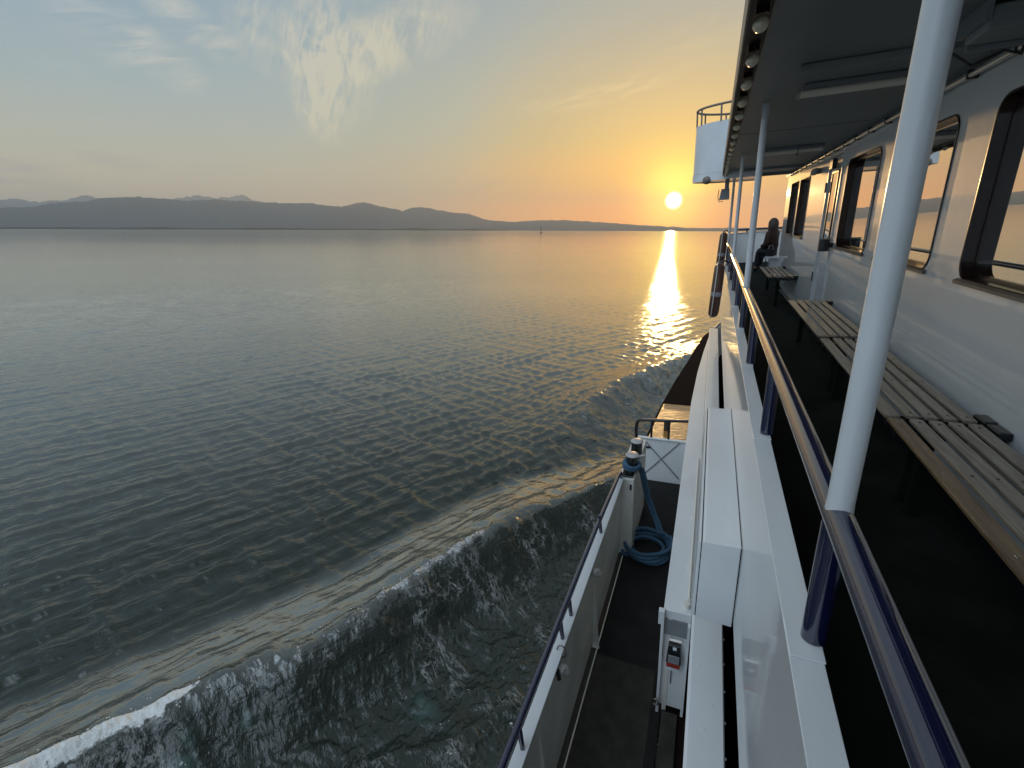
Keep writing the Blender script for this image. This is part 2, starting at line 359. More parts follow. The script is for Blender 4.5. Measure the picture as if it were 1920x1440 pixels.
def build_water():
    rings = [0.0]; r = .8
    while r < 320: rings.append(r); r *= 1.0062
    while r < 15400: rings.append(r); r *= 1.075
    rings.append(15400); R = np.array(rings)
    azf = np.radians(np.linspace(-60, 60, 1050)); azb = np.radians(np.linspace(60, 300, 70)[1:-1])
    A = np.concatenate([azf, azb]); na = len(A); nr = len(R)
    rr, aa = np.meshgrid(R, A, indexing='ij'); X = rr*np.sin(aa); Y = rr*np.cos(aa); Z = np.zeros_like(X)
    foam = np.zeros_like(X); milk = np.zeros_like(X); chop = np.zeros_like(X); calm_ = np.zeros_like(X)
    sp = rr*.0062+.008
    g = np.random.default_rng(5)
    K1 = int(np.searchsorted(R, 320))
    x_, y_, sp_ = X[:K1], Y[:K1], sp[:K1]
    wx = x_ + .45*fbm(x_*.5, y_*.5, 2, 70); wy = y_ + .45*fbm(x_*.5+40, y_*.5, 2, 75)
    gust = .45+.95*fbm(x_*.10, y_*.10, 2, 90)
    z_ = np.zeros_like(x_)
    for i in range(96):
        lam = .10*(1.05/.10)**(g.random()); fam = g.random()
        th = math.radians(g.normal(141, 8) if fam < .58 else g.normal(37, 12))
        k = 2*PI/lam; amp = lam*(.0058 if lam < .25 else .0070 if lam < .6 else .0032)*(1.0 if fam < .60 else .9); ph = g.random()*2*PI
        kk = int(np.searchsorted(R[:K1], lam/2.0/.0062))+1; kk = min(kk, K1)
        at = smooth(2.0, 4.5, lam/sp_[:kk]); p = k*(wx[:kk]*math.sin(th)+wy[:kk]*math.cos(th))+ph
        s_ = 2.2*np.exp(1.35*(np.sin(p)-1))-1; z_[:kk] += amp*at*s_
    z_ *= gust; Z[:K1] = z_
    # bow waves, worked out only near the ferry
    K2 = int(np.searchsorted(R, 46)); jm = (A < math.radians(62))
    x = X[:K2][:, jm].ravel(); y = Y[:K2][:, jm].ravel(); r_ = rr[:K2][:, jm].ravel(); za = Z[:K2][:, jm].ravel().copy()
    t2, s2 = poly_dist(CR2, x, y); t1, s1 = poly_dist(CR1, x, y)
    wob = .22*(fbm(x*.9, y*.9, 3, 30)-.5)+.07*(fbm(x*3.3, y*3.3, 2, 31)-.5); t2w = t2+wob; t1w = t1+wob*1.6
    a1 = smooth(20.5, 12, s1); near = smooth(46, 34, r_)
    env = .80+.36*fbm(s2*.45, s2*0+1.5, 2, 37)
    up = np.clip(1-np.maximum(t2w, 0)/1.28, 0, 1)**1.08
    h2 = np.where(t2w > 0, up, np.exp(-(t2w/.44)**2))*.43*env-.15*np.exp(-((t2w+1.05)/.65)**2)
    h1 = np.where(t1w > 0, np.clip(1-np.maximum(t1w, 0)/1.6, 0, 1)**1.5, np.exp(-(t1w/.60)**2))*.36-.14*np.exp(-((t1w+1.5)/.8)**2)
    inside = smooth(.10, -.35, t2)*smooth(-6.5, -4.0, t2); in1 = smooth(.15, -.35, t1)*smooth(.5, 1.5, t2)*a1
    q = (inside > 0)
    st = np.zeros_like(x); st2 = st.copy(); st3 = st.copy()
    S, T_ = s2[q], t2[q]; wj = .35*fbm(x[q]*2.2, y[q]*2.2, 3, 64)
    rg = lambda n_: 1-np.abs(2*n_-1)
    st[q] = rg(fbm(S*2.6-T_*2.4+wj*2.4, T_*.7+S*.55+wj, 3, 50)); st2[q] = rg(fbm(S*6.5-T_*5.0+wj*4, T_*1.9+S*1.3+wj*2, 3, 60)); st3[q] = rg(fbm(x[q]*11+wj*4, y[q]*11, 3, 63))
    ch = fbm(x*3.6, y*3.6, 4, 42, .62)
    hs = inside*((st**4)*.030+(st2**4)*.016+(st3**4)*.008+(ch-.5)*.07+(fbm(x*9.5, y*9.5, 2, 43)-.5)*.010)
    c1 = fbm(x*2.4+y*.8, y*2.8, 4, 46, .62); r1 = rg(fbm(s1*2.4+t1*1.0, t1*1.3, 4, 55)); r1b = rg(fbm(x*6.5, y*6.5, 3, 57))
    calmb = np.exp(-((t2w-.60)/.68)**4)*smooth(-9, -3, x)
    hs += in1*((c1-.5)*.20+(r1**3)*.07+(r1b**3)*.022)
    lip = np.exp(-((t2w+.03)/.10)**2); seg = np.clip(.36*smooth(-2.1, -1.5, x)*smooth(.4, -.6, x)+1.2*smooth(-3.0, -3.4, x)+.30, 0, 1.25)
    hs += lip*(fbm(x*12, y*12, 4, 36, .7)-.40)*.08*np.minimum(seg+.15, 1)
    za *= (1-.62*np.exp(-((t2w-.65)/.70)**4)*smooth(-8, -3, x))*(1-.55*in1)*(1-.35*inside)
    znew = za+near*(h2+h1*a1+hs)
    fn = fbm(x*8, y*8, 4, 80, .64); fn2 = fbm(x*2.1, y*2.1, 3, 85)
    thick = .06+.10*smooth(-2.1, -1.5, x)*smooth(-.2, -.9, x)+.17*smooth(-3.1, -3.5, x)
    thick = thick*(.35+1.3*fbm(s2*3.1, s2*0+4, 3, 91)*(1+.0*x))
    fo = np.exp(-(np.maximum(-t2w-.02, 0)/thick)**2)*np.exp(-(np.maximum(t2w-.01, 0)/.05)**2)
    f = fo*seg*smooth(.34, .58, fn+.20*fo*np.minimum(seg, 1))
    f += inside*smooth(.91, .985, st)*smooth(.46, .64, fn2)*.50*smooth(.35, .6, fn)
    f += inside*smooth(.93, .99, st2)*smooth(.48, .64, fbm(x*1.4+9, y*1.4, 3, 86))*.46
    f += inside*smooth(.95, .995, st3)*smooth(.55, .7, fn2)*.40
    f += in1*smooth(.93, .99, r1)*.28*smooth(.4, .6, fn)+a1*np.exp(-(t1w/.05)**2)*smooth(.55, .7, fn)*.3
    gl = lambda cx, cy, r0: np.exp(-(((x-cx)+(y-cy)*.5)**2*2.4+((y-cy)-(x-cx)*.5)**2*.7)/r0**2)
    pt = (gl(-3.02, 2.93, .16)+gl(-3.22, 2.74, .13)*.9+gl(-.95, 3.6, .20)*.5+gl(-2.6, 3.3, .10)*.5)*smooth(.30, .62, fn)*1.3
    f += pt*.30
    F2 = np.zeros_like(Z); sel = np.ix_(np.arange(K2), np.where(jm)[0]); shp = (K2, int(jm.sum()))
    Z[sel] = znew.reshape(shp); foam[sel] = np.clip(f*near, 0, 1).reshape(shp); milk[sel] = np.clip(pt*1.0, 0, 1).reshape(shp); chop[sel] = np.clip((inside*(1-calmb)+in1*.7*(1-calmb))*near, 0, 1).reshape(shp); calm_[sel] = (calmb*near).reshape(shp)
    tur = milk
    verts = np.stack([X, Y, Z], -1).reshape(-1, 3)
    i = np.arange(nr-1)[:, None]; j = np.arange(na)[None, :]; j2 = (j+1) % na
    quads = np.stack([i*na+j, i*na+j2, (i+1)*na+j2, (i+1)*na+j], -1).reshape(-1, 4)
    me = bpy.data.meshes.new('water'); me.vertices.add(len(verts)); me.vertices.foreach_set('co', verts.ravel())
    nq = len(quads); me.loops.add(nq*4); me.loops.foreach_set('vertex_index', quads.ravel())
    me.polygons.add(nq); me.polygons.foreach_set('loop_start', np.arange(nq)*4); me.polygons.foreach_set('loop_total', np.full(nq, 4))
    me.polygons.foreach_set('use_smooth', np.ones(nq, bool)); me.update(calc_edges=True)
    at = me.attributes.new('foam', 'FLOAT', 'POINT'); at.data.foreach_set('value', foam.ravel())
    at = me.attributes.new('chop', 'FLOAT', 'POINT'); at.data.foreach_set('value', chop.ravel())
    at = me.attributes.new('smooth_band', 'FLOAT', 'POINT'); at.data.foreach_set('value', calm_.ravel())
    at = me.attributes.new('milk', 'FLOAT', 'POINT'); at.data.foreach_set('value', tur.ravel())
    mt = bpy.data.materials.new('lake_water'); mt.use_nodes = True; t = NT(mt.node_tree); p = t.n['Principled BSDF']
    geo = t.new('ShaderNodeNewGeometry'); P = geo.outputs['Position']
    fa = t.new('ShaderNodeAttribute', attribute_name='foam').outputs['Fac']
    mk = t.new('ShaderNodeAttribute', attribute_name='milk').outputs['Fac']
    fn_ = t.noise(P, 34, 7, .75, .4)
    ff = t.m('MULTIPLY', t.m('SUBTRACT', t.m('ADD', t.m('MULTIPLY', fa, 1.3), t.m('MULTIPLY', fn_, 1.5)), 1.42), 3.4, clamp=True)
    ff = t.m('MULTIPLY', ff, t.m('GREATER_THAN', fa, .01))
    r1_ = t.aniso(P, 40, .22, 1.0); r2_ = t.aniso(P, -36, .28, 1.0)          # crests run along these directions
    n1 = t.m('POWER', t.ridge(t.noise(r1_, 4.4, 3, .5, .25)), 1.6); n2 = t.m('POWER', t.ridge(t.noise(r2_, 5.0, 3, .5, .25)), 1.6); n3 = t.noise(P, 12, 4, .68, .3)
    ck = t.new('ShaderNodeAttribute', attribute_name='chop').outputs['Fac']
    sk_ = t.aniso(P, -56, .24, 1.0)
    k1 = t.ridge(t.noise(sk_, 4.2, 5, .60, .35)); k2 = t.ridge(t.noise(t.aniso(P, -66, .34, 1.0), 9.0, 4, .6, .35))
    pf = t.m('MULTIPLY', t.m('SUBTRACT', t.noise(P, 1.3, 4, .6), .50, clamp=True), 7.0, clamp=True)
    fil = t.m('MULTIPLY', t.m('SUBTRACT', k1, .945, clamp=True), 16.0, clamp=True)
    fil = t.m('MAXIMUM', fil, t.m('MULTIPLY', t.m('SUBTRACT', k2, .96, clamp=True), 14.0, clamp=True))
    fil = t.m('MULTIPLY', t.m('MULTIPLY', fil, ck), t.m('MULTIPLY', pf, t.m('MULTIPLY', fn_, .85)))
    ff = t.m('MAXIMUM', ff, fil)
    wc = t.mix(t.m('MULTIPLY', mk, .8, clamp=True), (.016, .023, .017, 1), (.07, .12, .11, 1))
    t.lk(t.mix(ff, wc, (.80, .80, .78, 1)), p.inputs['Base Color'])
    
    big = t.noise(t.mapping(P, rot=(0, 0, math.radians(-20)), scale=(.35, 1, 1)), .011, 3, .5)
    calm = t.m('ADD', .45, t.m('MULTIPLY', t.m('SUBTRACT', big, .35, clamp=True), 2.4))
    cd = t.new('ShaderNodeVectorMath', operation='LENGTH'); t.lk(P, cd.inputs[0])
    t.lk(t.m('ADD', t.m('ADD', .025, t.m('MINIMUM', .03, t.m('MULTIPLY', cd.outputs['Value'], .0005))), t.m('MULTIPLY', ff, .6)), p.inputs['Roughness'])
    p.inputs['IOR'].default_value = 1.40
    fade = t.m('MINIMUM', 1.0, t.m('ADD', .05, t.m('DIVIDE', 30.0, t.m('MAXIMUM', cd.outputs['Value'], .5))))
    hgt = t.m('ADD', t.m('ADD', t.m('MULTIPLY', n1, .024), t.m('MULTIPLY', n2, .016)), t.m('MULTIPLY', n3, .0045))
    sbn = t.new('ShaderNodeAttribute', attribute_name='smooth_band').outputs['Fac']
    hgt = t.m('MULTIPLY', t.m('MULTIPLY', hgt, calm), t.m('MULTIPLY', fade, t.m('SUBTRACT', 1.0, t.m('MULTIPLY', sbn, .45))))
    hgt = t.m('ADD', hgt, t.m('MULTIPLY', ck, t.m('ADD', t.m('MULTIPLY', t.m('POWER', k1, 3.0), .012), t.m('MULTIPLY', t.m('POWER', k2, 3.0), .005))))
    hgt = t.m('ADD', hgt, t.m('MULTIPLY', t.m('MULTIPLY', ff, fn_), .02))
    b = t.new('ShaderNodeBump'); b.inputs['Strength'].default_value = 1; b.inputs['Distance'].default_value = 1.0
    t.lk(hgt, b.inputs['Height']); t.lk(b.outputs[0], p.inputs['Normal'])
    # glossy reflection mixed in with distance, added to brighten the far water
    gs = t.new('ShaderNodeBsdfGlossy'); gs.inputs['Color'].default_value = (.93, .95, .95, 1); gs.inputs['Roughness'].default_value = .09; t.lk(b.outputs[0], gs.inputs['Normal'])
    mf = t.ramp(t.m('DIVIDE', cd.outputs['Value'], 160.0, clamp=True), [(0, (0, 0, 0)), (.05, (.02, .02, .02)), (.11, (.24, .24, .24)), (.24, (.55, .55, .55)), (.6, (.85, .85, .85))])
    stp = t.noise(t.mapping(P, rot=(0, 0, .05), scale=(.0016, .011, 1)), 1.0, 4, .55, .4)
    mf = t.m('MULTIPLY', mf, t.m('ADD', .62, t.m('MULTIPLY', stp, .76)), clamp=True)
    mf = t.m('MAXIMUM', mf, t.m('MULTIPLY', sbn, .30))  # same added gloss brightens the smooth band outside the bow crest
    ms = t.new('ShaderNodeMixShader'); t.lk(mf, ms.inputs[0]); t.lk(p.outputs[0], ms.inputs[1]); t.lk(gs.outputs[0], ms.inputs[2])
    t.lk(ms.outputs[0], t.n['Material Output'].inputs['Surface'])
    me.materials.append(mt)
    o = bpy.data.objects.new('water', me); C.objects.link(o); tag(o, kind='structure')
    return o
build_water()

def spray():
    g = np.random.default_rng(23); vs = []; fs = []
    cum = np.concatenate([[0], np.cumsum(np.hypot(*np.diff(CR2, axis=0).T))])
    for i in range(1500):
        a, b = ((-2.2, -.2) if g.random() < .5 else (-6.0, -3.0)) if g.random() < .85 else (-6.5, 2.0)
        xx = a+(b-a)*g.random(); k = np.searchsorted(-CR2[:, 0], -xx)-1; k = min(max(k, 0), len(CR2)-2)
        u = (xx-CR2[k, 0])/(CR2[k+1, 0]-CR2[k, 0]); yy = CR2[k, 1]+u*(CR2[k+1, 1]-CR2[k, 1])
        d = abs(g.normal(0, .07)); r = .0022+.006*g.random()**3
        c = (xx+g.normal(0, .06)+d*.3, yy+g.normal(0, .06)-d*.4, .33+abs(g.normal(0, .05)))
        o = len(vs); vs += [(c[0]+r, c[1], c[2]), (c[0]-r, c[1], c[2]), (c[0], c[1]+r, c[2]), (c[0], c[1]-r, c[2]), (c[0], c[1], c[2]+r*1.2), (c[0], c[1], c[2]-r)]
        fs += [(o, o+2, o+4), (o+2, o+1, o+4), (o+1, o+3, o+4), (o+3, o, o+4), (o+2, o, o+5), (o+1, o+2, o+5), (o+3, o+1, o+5), (o, o+3, o+5)]
    o = link_mesh('spray', vs, fs, mat('spray_drops', (.85, .85, .84), .3)); tag(o, kind='stuff'); o['label'] = 'fine white spray along the crest of the bow wave'
spray()

# ------------------------------------------------------------------ far shore and mountains
def ridge(name, prof, dist, depth, seed, col, rough_amp, step=.12, rows=14):
    az = np.arange(prof[0][0], prof[-1][0]+1e-6, step); el = np.interp(az, [p[0] for p in prof], [p[1] for p in prof])
    vs = []; n = len(az)
    for j in range(rows):
        u = j/(rows-1)                                            # foot to crest to back
        d = dist+depth*(u*1.3); prof_h = math.sin(min(u/.72, 1)*PI/2)**1.15 if u <= .72 else math.cos((u-.72)/.28*PI/2)
        for i, (a, e) in enumerate(zip(az, el)):
            dc = dist+depth*.72*1.3; hc = H+dc*math.tan(math.radians(e))+(float(fbm(np.array([a*3.1]), np.array([7.0]), 4, seed+3, .65)[0])-.5)*rough_amp*1.6
            nz = float(fbm(np.array([a*1.6]), np.array([u*14.0]), 4, seed)[0])-.5
            fine = float(fbm(np.array([a*6.0]), np.array([u*9.0]), 3, seed+9)[0])-.5
            z = max(hc, 6)*prof_h*(1+(0.12*nz if .02 < u < .68 else 0))+(fine*rough_amp*prof_h)-3*(u == 0)
            r = math.radians(a); vs.append((d*math.sin(r), d*math.cos(r), z if u < 1 else -3))
    fs = [(j*n+i, j*n+i+1, (j+1)*n+i+1, (j+1)*n+i) for j in range(rows-1) for i in range(n-1)]
    mt = mat(name+'_cover', col, .95, var=.35, vscale=.0016, spec=.1)
    o = link_mesh(name, vs, fs, mt); shade(o, 80); return tag(o, kind='structure')
HP = [(-62, 1.5), (-55, 2.0), (-51, 1.5), (-47.7, 1.68), (-46.0, 1.54), (-44.1, 1.69), (-42.8, 2.03), (-40.7, 2.24), (-39.2, 2.6), (-37.6, 2.71), (-35.3, 2.71), (-33.2, 2.55), (-31.0, 2.77), (-28.3, 2.65), (-25.3, 2.58), (-22.5, 2.65), (-19.1, 2.34), (-16.8, 2.87), (-15.1, 2.52), (-12.5, 1.99), (-11.3, 2.4), (-9.8, 2.36), (-6.8, 1.87), (-5.0, 1.77), (-2.9, 1.09), (-0.1, .92), (3.0, 1.11), (6.1, 1.11), (8.6, 1.0), (14.6, .6), (20.3, .30), (30, .35), (40, .6), (60, .5)]
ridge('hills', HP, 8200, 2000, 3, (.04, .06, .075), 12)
AP = [(-60, 2.2), (-50, 2.6), (-47, 2.3), (-45.8, 2.15), (-45.0, 2.31), (-43.8, 2.1), (-42.2, 2.25), (-40.4, 2.76), (-39.4, 2.42), (-37, 2.3), (-34.0, 2.76), (-32.1, 3.12), (-31.0, 2.86), (-29.6, 3.05), (-28.4, 3.26), (-27.5, 2.83), (-25, 2.2), (-20, 1.5), (-15, .6)]
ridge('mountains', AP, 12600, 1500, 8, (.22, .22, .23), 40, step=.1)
def shore():
    vs = []; fs = []; azs = np.arange(-60, -.4, .05); n = len(azs)
    for i, a in enumerate(azs):
        d = 5200+0*a; r = math.radians(a)
        big = float(fbm(np.array([a*.45]), np.array([2.0]), 3, 21)[0]); f = float(fbm(np.array([a*5.0]), np.array([1.0]), 3, 25)[0])
        h = 8+10*max(big-.45, 0)*3+9*f; h *= min(1, (-.4-a)/6+.25)
        for (dd, hh) in ((0, -1), (6, h*.8), (30, h), (160, h*.7), (240, -1)):
            vs.append(((d+dd)*math.sin(r), (d+dd)*math.cos(r), hh))
    for i in range(n-1):
        for k in range(4): fs.append((i*5+k, i*5+k+1, i*5+5+k+1, i*5+5+k))
    o = link_mesh('shore_woods', vs, fs, mat('shore_woods_cover', (.02, .028, .02), .95, spec=.05)); shade(o, 80)
    tag(o, 'low dark wooded shoreline along the far edge of the lake', 'woods', kind='stuff')
shore()

def sailboat():
    az = math.radians(3.35); d = 860; o = bpy.data.objects.new('sailboat', None); C.objects.link(o)
    o.location = (d*math.sin(az), d*math.cos(az), 0); o['_l'] = [0., 0., 0.]; o.rotation_euler = (math.radians(-4), math.radians(6), math.radians(70))
    tag(o, 'tiny dark sailing boat far out on the lake left of the sun', 'sailboat')
    h = MB(); secs = [(-4.6, .2, 1.0), (-3, 1.25, .95), (0, 1.6, .9), (3, 1.1, 1.0), (5, .08, 1.15)]
    vs = []; 
    for x, w, z in secs: vs += [(x, -w, z), (x, -w*.75, .1), (x, 0, -.4), (x, w*.75, .1), (x, w, z)]
    fs = []
    for i in range(4):
        for k in range(5): fs.append((i*5+k, i*5+(k+1) % 5, i*5+5+(k+1) % 5, i*5+5+k))
    h.add(vs, fs); part('hull', h, 'trous', o)
    part('cabin', MB().prism([(-1, -.7, .9), (1.6, -.6, .95), (1.4, -.5, 1.5), (-.9, -.6, 1.5)], (0, 1.2, 0)), 'trous', o)
    part('mast', MB().cyl((.6, 0, .9), (.5, 0, 15.5), .12, 8), 'trous', o)
    s = MB(); s.prism([(.4, -.04, 2), (-3.6, -.04, 2.1), (-2.4, -.04, 7), (.42, -.04, 14.8)], (0, .08, 0)); part('sail', s, 'sail', o)
    part('boom', MB().cyl((.5, 0, 1.95), (-3.8, 0, 2.05), .09, 8), 'trous', o)
sailboat()

# ------------------------------------------------------------------ the ferry
F = thing('ferry', 'white passenger ferry with dark upper deck, canopy and navy handrails', 'ferry', (0, 0, -1.46))
XR = .2545; LZ = -.848; DZ = -1.46; CZ = .70; WX = 1.27
# hull
hp = [(-.78, -6), (-.78, 3), (-.785, 5.5), (-.80, 6.3), (-.797, 7.56), (-.70, 9.14), (-.55, 10.8), (-.38, 12.3), (-.06, 15.4), (.6, 18.2), (1.6, 20.8), (3.0, 23)]
hull = MB(); K = len(hp)
vs = []
for (x, y) in hp:
    vs += [(x, y, -3.60), (x+.05, y, -4.2), (x+.16, y-.1, -5.6)]
for (x, y) in hp[::-1]:
    xx = 6.0-x; vs += [(xx, y, -3.60), (xx-.05, y, -4.2), (xx-.16, y-.1, -5.6)]
n = 2*K; fs = []
for i in range(n):
    j = (i+1) % n
    for k in (0, 1): fs.append((i*3+k, j*3+k, j*3+k+1, i*3+k+1))
fs.append(tuple(i*3+2 for i in range(n))); hull.add(vs, fs)
part('hull', hull, 'hull', F)
# rub rail round the foredeck edge
part('rub_rail', MB().tube([(x-.01, y, -3.59) for x, y in hp[1:]], .03, 8), 'brown', F)
# lower decks
def plan_deck(pts_out, x_in, z, th):
    m_ = MB(); K = len(pts_out); vs = []
    for (x, y) in pts_out: vs += [(x, y, z), (x_in, y, z), (x, y, z-th), (x_in, y, z-th)]
    fs = []
    for i in range(K-1):
        a = i*4; b = a+4; fs += [(a, a+1, b+1, b), (a+2, b+2, b+3, a+3), (a, b, b+2, a+2), (a+1, a+3, b+3, b+1)]
    fs += [(0, 2, 3, 1), tuple((K-1)*4+k for k in (0, 1, 3, 2))]; return m_.add(vs, fs)
part('side_deck', MB().box(-.765, -.10, -6, 6.14, -3.62, -3.56), 'deck2', F)
part('deck_patch', MB().box(-.70, -.17, .6, 3.05, -3.556, -3.552), 'patch', F, label='worn scuffed deck mat')
part('foredeck', plan_deck([(x+.015, y) for x, y in [(-.80, 6.17), (-.797, 7.56), (-.70, 9.14), (-.69, 9.2)]], 2.9, -3.54, .05), 'gold', F, label='glossy foredeck coloured with the golden reflection of the sky')
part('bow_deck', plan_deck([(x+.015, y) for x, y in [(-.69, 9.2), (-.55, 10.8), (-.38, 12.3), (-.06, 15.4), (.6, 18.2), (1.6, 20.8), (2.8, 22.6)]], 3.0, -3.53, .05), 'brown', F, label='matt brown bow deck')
part('deck_fitting', MB().cyl((-.52, 7.9, -3.54), (-.52, 7.9, -3.36), .045, 12), 'bitt', F)
# outer bulwark
bw = MB().box(-.745, -.712, -6, 4.42, -3.50, -2.612); bulw = part('bulwark', bw, 'cream', F, .004)
part('bulwark_cap', MB().box(-.760, -.690, -6, 4.46, -2.612, -2.596), 'white', bulw, .004)
for y in (.35, 1.75, 3.1): part('bulwark_rib', MB().prism([(-.712, y, -2.64), (-.712, y, -3.55), (-.655, y, -3.55)], (0, .012, 0)), 'cream', bulw)
part('deck_seam', MB().cyl((-.672, -5, -3.553), (-.672, 4.38, -3.553), .006, 8), 'ropew', bulw)
part('bulwark_end', MB().box(-.748, -.585, 4.43, 5.45, -3.55, -2.60), 'cream', bulw, .006)
part('latch', MB().box(-.625, -.605, 4.415, 4.428, -2.72, -2.66), 'blackm', bulw)
for y in (3.05, 2.12):
    part('fairlead', MB().tube([(-.715, y, -2.69), (-.66, y, -2.69), (-.655, y-.01, -2.69)], [.036, .036, .026], 16), 'cap', bulw)
part('shackle', MB().tube([(-.70+.03*math.cos(a), 2.17, -2.60+.05*math.sin(a)) for a in np.linspace(-1.5, 3.6, 14)], .005, 8), 'bolt', bulw)
part('shackle', MB().cyl((-.70, 2.08, -2.66), (-.69, 2.08, -2.73), .014, 10), 'blackm', bulw)
# transverse gate with cross brace
gate = part('gate_panel', MB().box(-.765, -.10, 6.156, 6.172, -3.61, -2.915), 'side', F)
part('gate_cap', MB().box(-.78, -.12, 6.135, 6.185, -2.915, -2.895), 'white', gate, .004)
def bar(m_, p, q, w, t_, y): 
    d = Vector((q[0]-p[0], 0, q[1]-p[1])).normalized(); s_ = Vector((-d.z, 0, d.x))*w
    m_.prism([(p[0]-s_.x, y, p[1]-s_.z), (q[0]-s_.x, y, q[1]-s_.z), (q[0]+s_.x, y, q[1]+s_.z), (p[0]+s_.x, y, p[1]+s_.z)], (0, t_, 0))
b1 = MB(); bar(b1, (-.70, -2.93), (-.20, -3.48), .007, -.012, 6.1555); part('gate_brace', b1, 'grey', gate)
b2 = MB(); bar(b2, (-.22, -2.93), (-.66, -3.46), .006, -.008, 6.1535); part('gate_brace', b2, 'grey', gate)
part('name_plate', MB().box(-.68, -.60, 6.140, 6.150, -3.06, -3.03), 'blackm', gate)
gr = MB().tube([(-.80, 6.20, -3.05), (-.812, 6.19, -2.80), (-.80, 6.18, -2.69), (-.77, 6.175, -2.655), (-.70, 6.17, -2.645), (-.13, 6.17, -2.60)], .022, 12)
gr = part('gate_rail', gr, 'blackm', F)
for x in (-.60, -.37): part('rail_post', MB().cyl((x, 6.17, -2.90), (x, 6.17, -2.64), .016, 10), 'blackm', gr)
# lower handrail outside the bulwark
lr = part('lower_rail', MB().tube([(-.735, -5, -2.36), (-.735, 2.3, -2.43), (-.735, 3.3, -2.46), (-.725, 4.28, -2.50), (-.722, 4.40, -2.52), (-.72, 4.44, -2.60)], .020, 14), 'navy', F)
for y in (-.6, .5, 1.536, 2.267, 2.473, 3.446):
    part('rail_post', MB().cyl((-.722, y, -2.60), (-.735, y, -2.42), .014, 12), 'navy', lr)
# superstructure side below
lo_edge = [(-.125, 2.735), (-.127, 6.9), (-.09, 8.4), (-.02, 9.9), (.096, 11.8), (.35, 13.2), (1.2, 14.3)]
part('lower_side_wall', MB().ribbon([(x+.03, y) for x, y in lo_edge], -2.66, -3.55, .03), 'cream', F)
led = MB(); vs = []; fs = []
for x, y in lo_edge: vs += [(x, y, -2.592), (.058, y, -2.590) if x < .04 else (x+.02, y, -2.59), (x, y, -2.66), (.058 if x < .04 else x+.02, y, -2.66)]
for i in range(len(lo_edge)-1):
    a = i*4; b = a+4; fs += [(a, a+1, b+1, b), (a+2, b+2, b+3, a+3), (a, b, b+2, a+2), (a+1, a+3, b+3, b+1)]
fs += [(0, 2, 3, 1)]; led.add(vs, fs); ledge = part('lower_ledge', led, 'side', F, .003)
part('ledge_strip', MB().prism([(.0600, -6, -2.62), (.0600, -6, -2.588), (.075, -6, -2.575), (.245, -6, -2.575), (.252, -6, -2.583), (.252, -6, -2.62)], (0, 18.0, 0)), 'side', F)
riv = MB()
for k in range(16): riv.ball((.256, .9+k*.19, -2.60), .007, n=8, m_=6)
for (x, y) in ((.12, 2.35), (.14, 1.95), (.155, 1.95), (.19, 2.1)): riv.ball((x, y, -2.575), .006, sz=.5, n=8, m_=6)
part('rivet', riv, 'white', F)['kind'] = 'stuff'
part('ledge_rod', MB().tube([(.033, 2.83, -2.545), (.030, 5.0, -2.545)], .011, 10), 'pipe', ledge)
for y in (2.80, 3.2, 3.9): part('rod_base', MB().cyl((.022, y, -2.592), (.022, y, -2.550), .022 if y < 3 else .013, 14), 'pipe', ledge)
part('corner_post', MB().box(-.155, -.115, 2.70, 2.74, -2.70, -2.585), 'white', F, .003)
part('corner_post', MB().box(-.135, -.115, 2.70, 2.738, -3.55, -2.70), 'white', F, .003)
bk = part('bulkhead', MB().box(-.115, .058, 2.742, 2.76, -3.50, -2.662), 'side', F)
part('bulkhead_foot', MB().box(.040, .058, 2.70, 2.741, -3.52, -2.662), 'side', bk)
part('step_plate', MB().box(-.09, .02, .8, 2.69, -3.552, -3.50), 'patch', F)
hk = part('hook', MB().tube([(-.138+.022*math.cos(a), 2.66, -3.40+.028*math.sin(a)) for a in np.linspace(0, 2*PI, 16)][:-1], .006, 8, closed=True), 'bolt', bk)
# gallery behind the strip
part('gallery_wall', MB().box(.9, .93, -6, 11.5, -3.55, -1.66), 'brown', F)
part('gallery_floor', MB().box(-.09, .9, -6, 6.1, -3.60, -3.565), 'brown', F)
part('strip_wall', MB().box(.205, .235, -6, 11.5, -3.55, -2.622), 'cream', F)
# side locker
lk_ = part('side_locker', MB().prism([(.054, 1.832, -1.735), (.054, 1.832, -1.330), (.062, 1.832, -1.322), (.2075, 1.832, -1.318), (.2075, 1.832, -1.745)], (0, 1.60, 0)), 'side', F, .003)
part('locker_lid', MB().prism([(.038, 1.836, -1.730), (.038, 1.836, -1.334), (.043, 1.836, -1.326), (.0505, 1.836, -1.326), (.0505, 1.836, -1.730)], (0, 1.592, 0)), 'side', lk_, .002)
part('locker_seal', MB().box(.0506, .0539, 1.840, 3.43, -1.732, -1.329), 'bitt', lk_)
part('locker_seal', MB().box(.2035, .2078, 1.8285, 1.8318, -1.74, -1.322), 'bitt', lk_)
part('locker_seal', MB().box(.2045, .2078, 1.834, 3.43, -1.3185, -1.3150), 'bitt', lk_)
